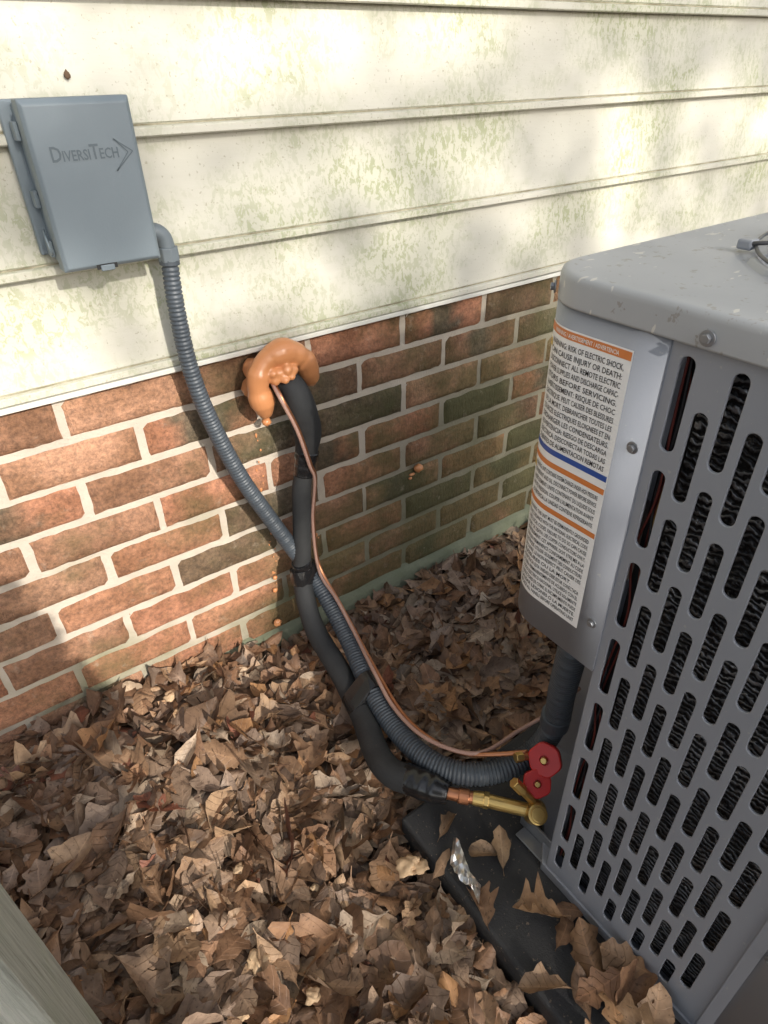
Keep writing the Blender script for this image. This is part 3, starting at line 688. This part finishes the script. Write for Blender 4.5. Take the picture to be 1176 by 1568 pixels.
# ---------------------------------------------------------------- tree and shrub added unseen behind the viewer to shape sun and shadow
TAN=.48
def leafcards(pts,L,Wd,r3):
    V=[];F=[]
    for c_ in pts:
        c_=Vector(c_); d1=Vector((r3.gauss(0,1),r3.gauss(0,1),r3.gauss(0,1))).normalized(); d2=d1.orthogonal().normalized()
        d2=(Matrix.Rotation(r3.uniform(0,6.28),3,d1)@d2); s=r3.uniform(.8,1.25); a=d1*L/2*s; b_=d2*Wd/2*s
        k=len(V); V+=[c_-a,c_-a*.2+b_,c_+a*.5+b_*.7,c_+a,c_+a*.5-b_*.7,c_-a*.2-b_]; F.append((k,k+1,k+2,k+3,k+4,k+5))
    return V,F
gobo_tree=empty("added_shade_canopy")  # added canopy out of view, leaves thinned to shape the sun patches
DY=-4.2; DZ=2.0
def tp(p): return (p[0],p[1]+DY,p[2]+DZ)
tube("trunk",[(-1.6,-8.8,-.1,.26),(-1.55,-8.8,1.5,.21),(-1.45,-8.8,2.8,.17),(-1.25,-8.7,3.7,.13),(-1.0,-8.5,4.5,.10),(-.6,-8.4,5.4,.06),(.0,-8.3,6.2,.03)],BARK,gobo_tree,.08,14)
for i,(a,b) in enumerate([((-1.2,-4.45,1.9),(.5,-4.2,2.0)),((-1.2,-4.45,2.1),(1.4,-4.0,2.1)),((-.7,-4.25,3.2),(1.9,-4.3,3.6)),((-1.3,-4.5,1.6),(-2.2,-4.3,2.8)),((-.9,-4.3,2.5),(-1.6,-3.9,3.8)),((-.4,-4.2,3.5),(1.2,-4.5,4.1))]):
    a=np.array(tp(a));b=np.array(tp(b)); mm=(a+b)/2+np.array([0,.1,.05]); tube("limb_%d"%i,[(*a,.05),(*mm,.025),(*b,.008)],BARK,gobo_tree,.08,8)
def G(u,v,cu,cv,ru,rv): return math.exp(-(((u-cu)/ru)**2+((v-cv)/rv)**2)**4)
spots=[(.16,.45,.31,.25,1.0),(.12,.24,.22,.20,1.0),(.30,.24,.15,.14,1.0),(.02,.74,.22,.11,1.0),(.42,.74,.24,.07,.7),(1.26,.82,.075,.13,1.0),(1.85,.92,.14,.12,.85),(.57,1.04,.5,.07,.8),(.9,.90,.22,.05,.4),(.40,.93,.13,.06,.5),(.12,.03,.24,.14,.85),(.12,-.15,.24,.10,.7),(.03,-.30,.18,.09,.55),(.80,-.02,.15,.06,.9),(1.45,.78,.12,.07,.5),(.25,-.33,.12,.07,.7)]  # sun patches left open in the added canopy
def Tt(u,v):
    t=.14+(.10 if v>.68 else 0)
    for cu,cv,ru,rv,s in spots: t=max(t,s*G(u,v,cu,cv,ru,rv))
    return min(.995,t)
taum=-math.log(.10); A=(3.9*2.7); la=.075*.04*.62*.62
Nc=int(taum*A/la); r3=random.Random(11); pts=[]
for _ in range(Nc):
    u=r3.uniform(-1.3,2.6); v=r3.uniform(-.9,1.8)
    tau=-math.log(max(.1,Tt(u,v)))
    if r3.random()>tau/taum: continue
    y=r3.uniform(-9.2,-7.4); pts.append((u,y,v+TAN*(WALL-y)))
V,F=leafcards(pts,.075,.04,r3)
mesh_ob("gobo_foliage",V,F,GREEN,gobo_tree)
shadow_shrub=empty("viewer_shadow_blocker")  # added out of view, stands in for the viewer's own shadow at left
pts=[]
SY=-.75; SZ=TAN*(WALL-SY)
blobs=[(-.27,SY,.10+SZ,.30,.12,.22),(-.20,SY,.30+SZ,.205,.12,.14),(-.18,SY,.12+SZ,.215,.12,.15),(-.36,SY,-.15+SZ,.32,.14,.24),(-.48,SY-.05,.25+SZ,.22,.14,.20)]
for (bx_,by_,bz_,rx,ry,rz) in blobs:
    for _ in range(int(16000*rx*rz)+200):
        d=Vector((r3.gauss(0,1),r3.gauss(0,1),r3.gauss(0,1))).normalized(); q=r3.uniform(.2,1.0)**.5
        pts.append((bx_+d.x*rx*q,by_+d.y*ry*q,bz_+d.z*rz*q))
V,F=leafcards(pts,.060,.040,r3); mesh_ob("shadow_blocker_foliage",V,F,GREEN,shadow_shrub)
for i in range(6):
    a=i*1.05; tube("stem_%d"%i,[(-.34+.03*math.cos(a),SY+.03*math.sin(a),-.03,.014),(-.34+.10*math.cos(a),SY+.06*math.sin(a),.45,.010),(-.30+.14*math.cos(a),SY+.08*math.sin(a),.95,.005)],BARK,shadow_shrub,.04,8)

# ---------------------------------------------------------------- light
w=bpy.data.worlds.new("World"); scene.world=w; w.use_nodes=True; nt=w.node_tree; bg=nt.nodes['Background']
sk=nt.nodes.new('ShaderNodeTexSky'); sk.sky_type='NISHITA'; sk.sun_disc=False; sk.sun_elevation=math.atan(TAN); sk.sun_rotation=math.radians(180); sk.dust_density=2; sk.air_density=1.0; sk.ozone_density=1.0
hs_=nt.nodes.new('ShaderNodeHueSaturation'); hs_.inputs['Saturation'].default_value=.42; hs_.inputs['Value'].default_value=1.65
nt.links.new(sk.outputs[0],hs_.inputs['Color']); nt.links.new(hs_.outputs[0],bg.inputs[0]); bg.inputs[1].default_value=.15
sl=bpy.data.lights.new("sun",'SUN'); sl.energy=5.0; sl.angle=math.radians(.53); sl.color=(1,.94,.85)
so=bpy.data.objects.new("sun",sl); col.objects.link(so); so.rotation_euler=Vector((0,-1,TAN)).to_track_quat('Z','Y').to_euler(); so.location=(0,-4,4)

# ---------------------------------------------------------------- camera
cam=bpy.data.cameras.new("Camera"); co=bpy.data.objects.new("Camera",cam); col.objects.link(co)
r=Vector((.81167,-.58377,-.02005)); u=Vector((.34504,.45148,.82287)); b=Vector((-.47132,-.67481,.56788))
Mx=Matrix((r,u,b)).transposed().to_4x4(); Mx.translation=Vector((0,0,1.03)); co.matrix_world=Mx
cam.sensor_fit='HORIZONTAL'; cam.sensor_width=36; cam.lens=984.5/1176*36; cam.clip_start=.01; cam.clip_end=500
scene.camera=co
scene.view_settings.view_transform='Standard'; scene.view_settings.look='None'; scene.view_settings.exposure=0
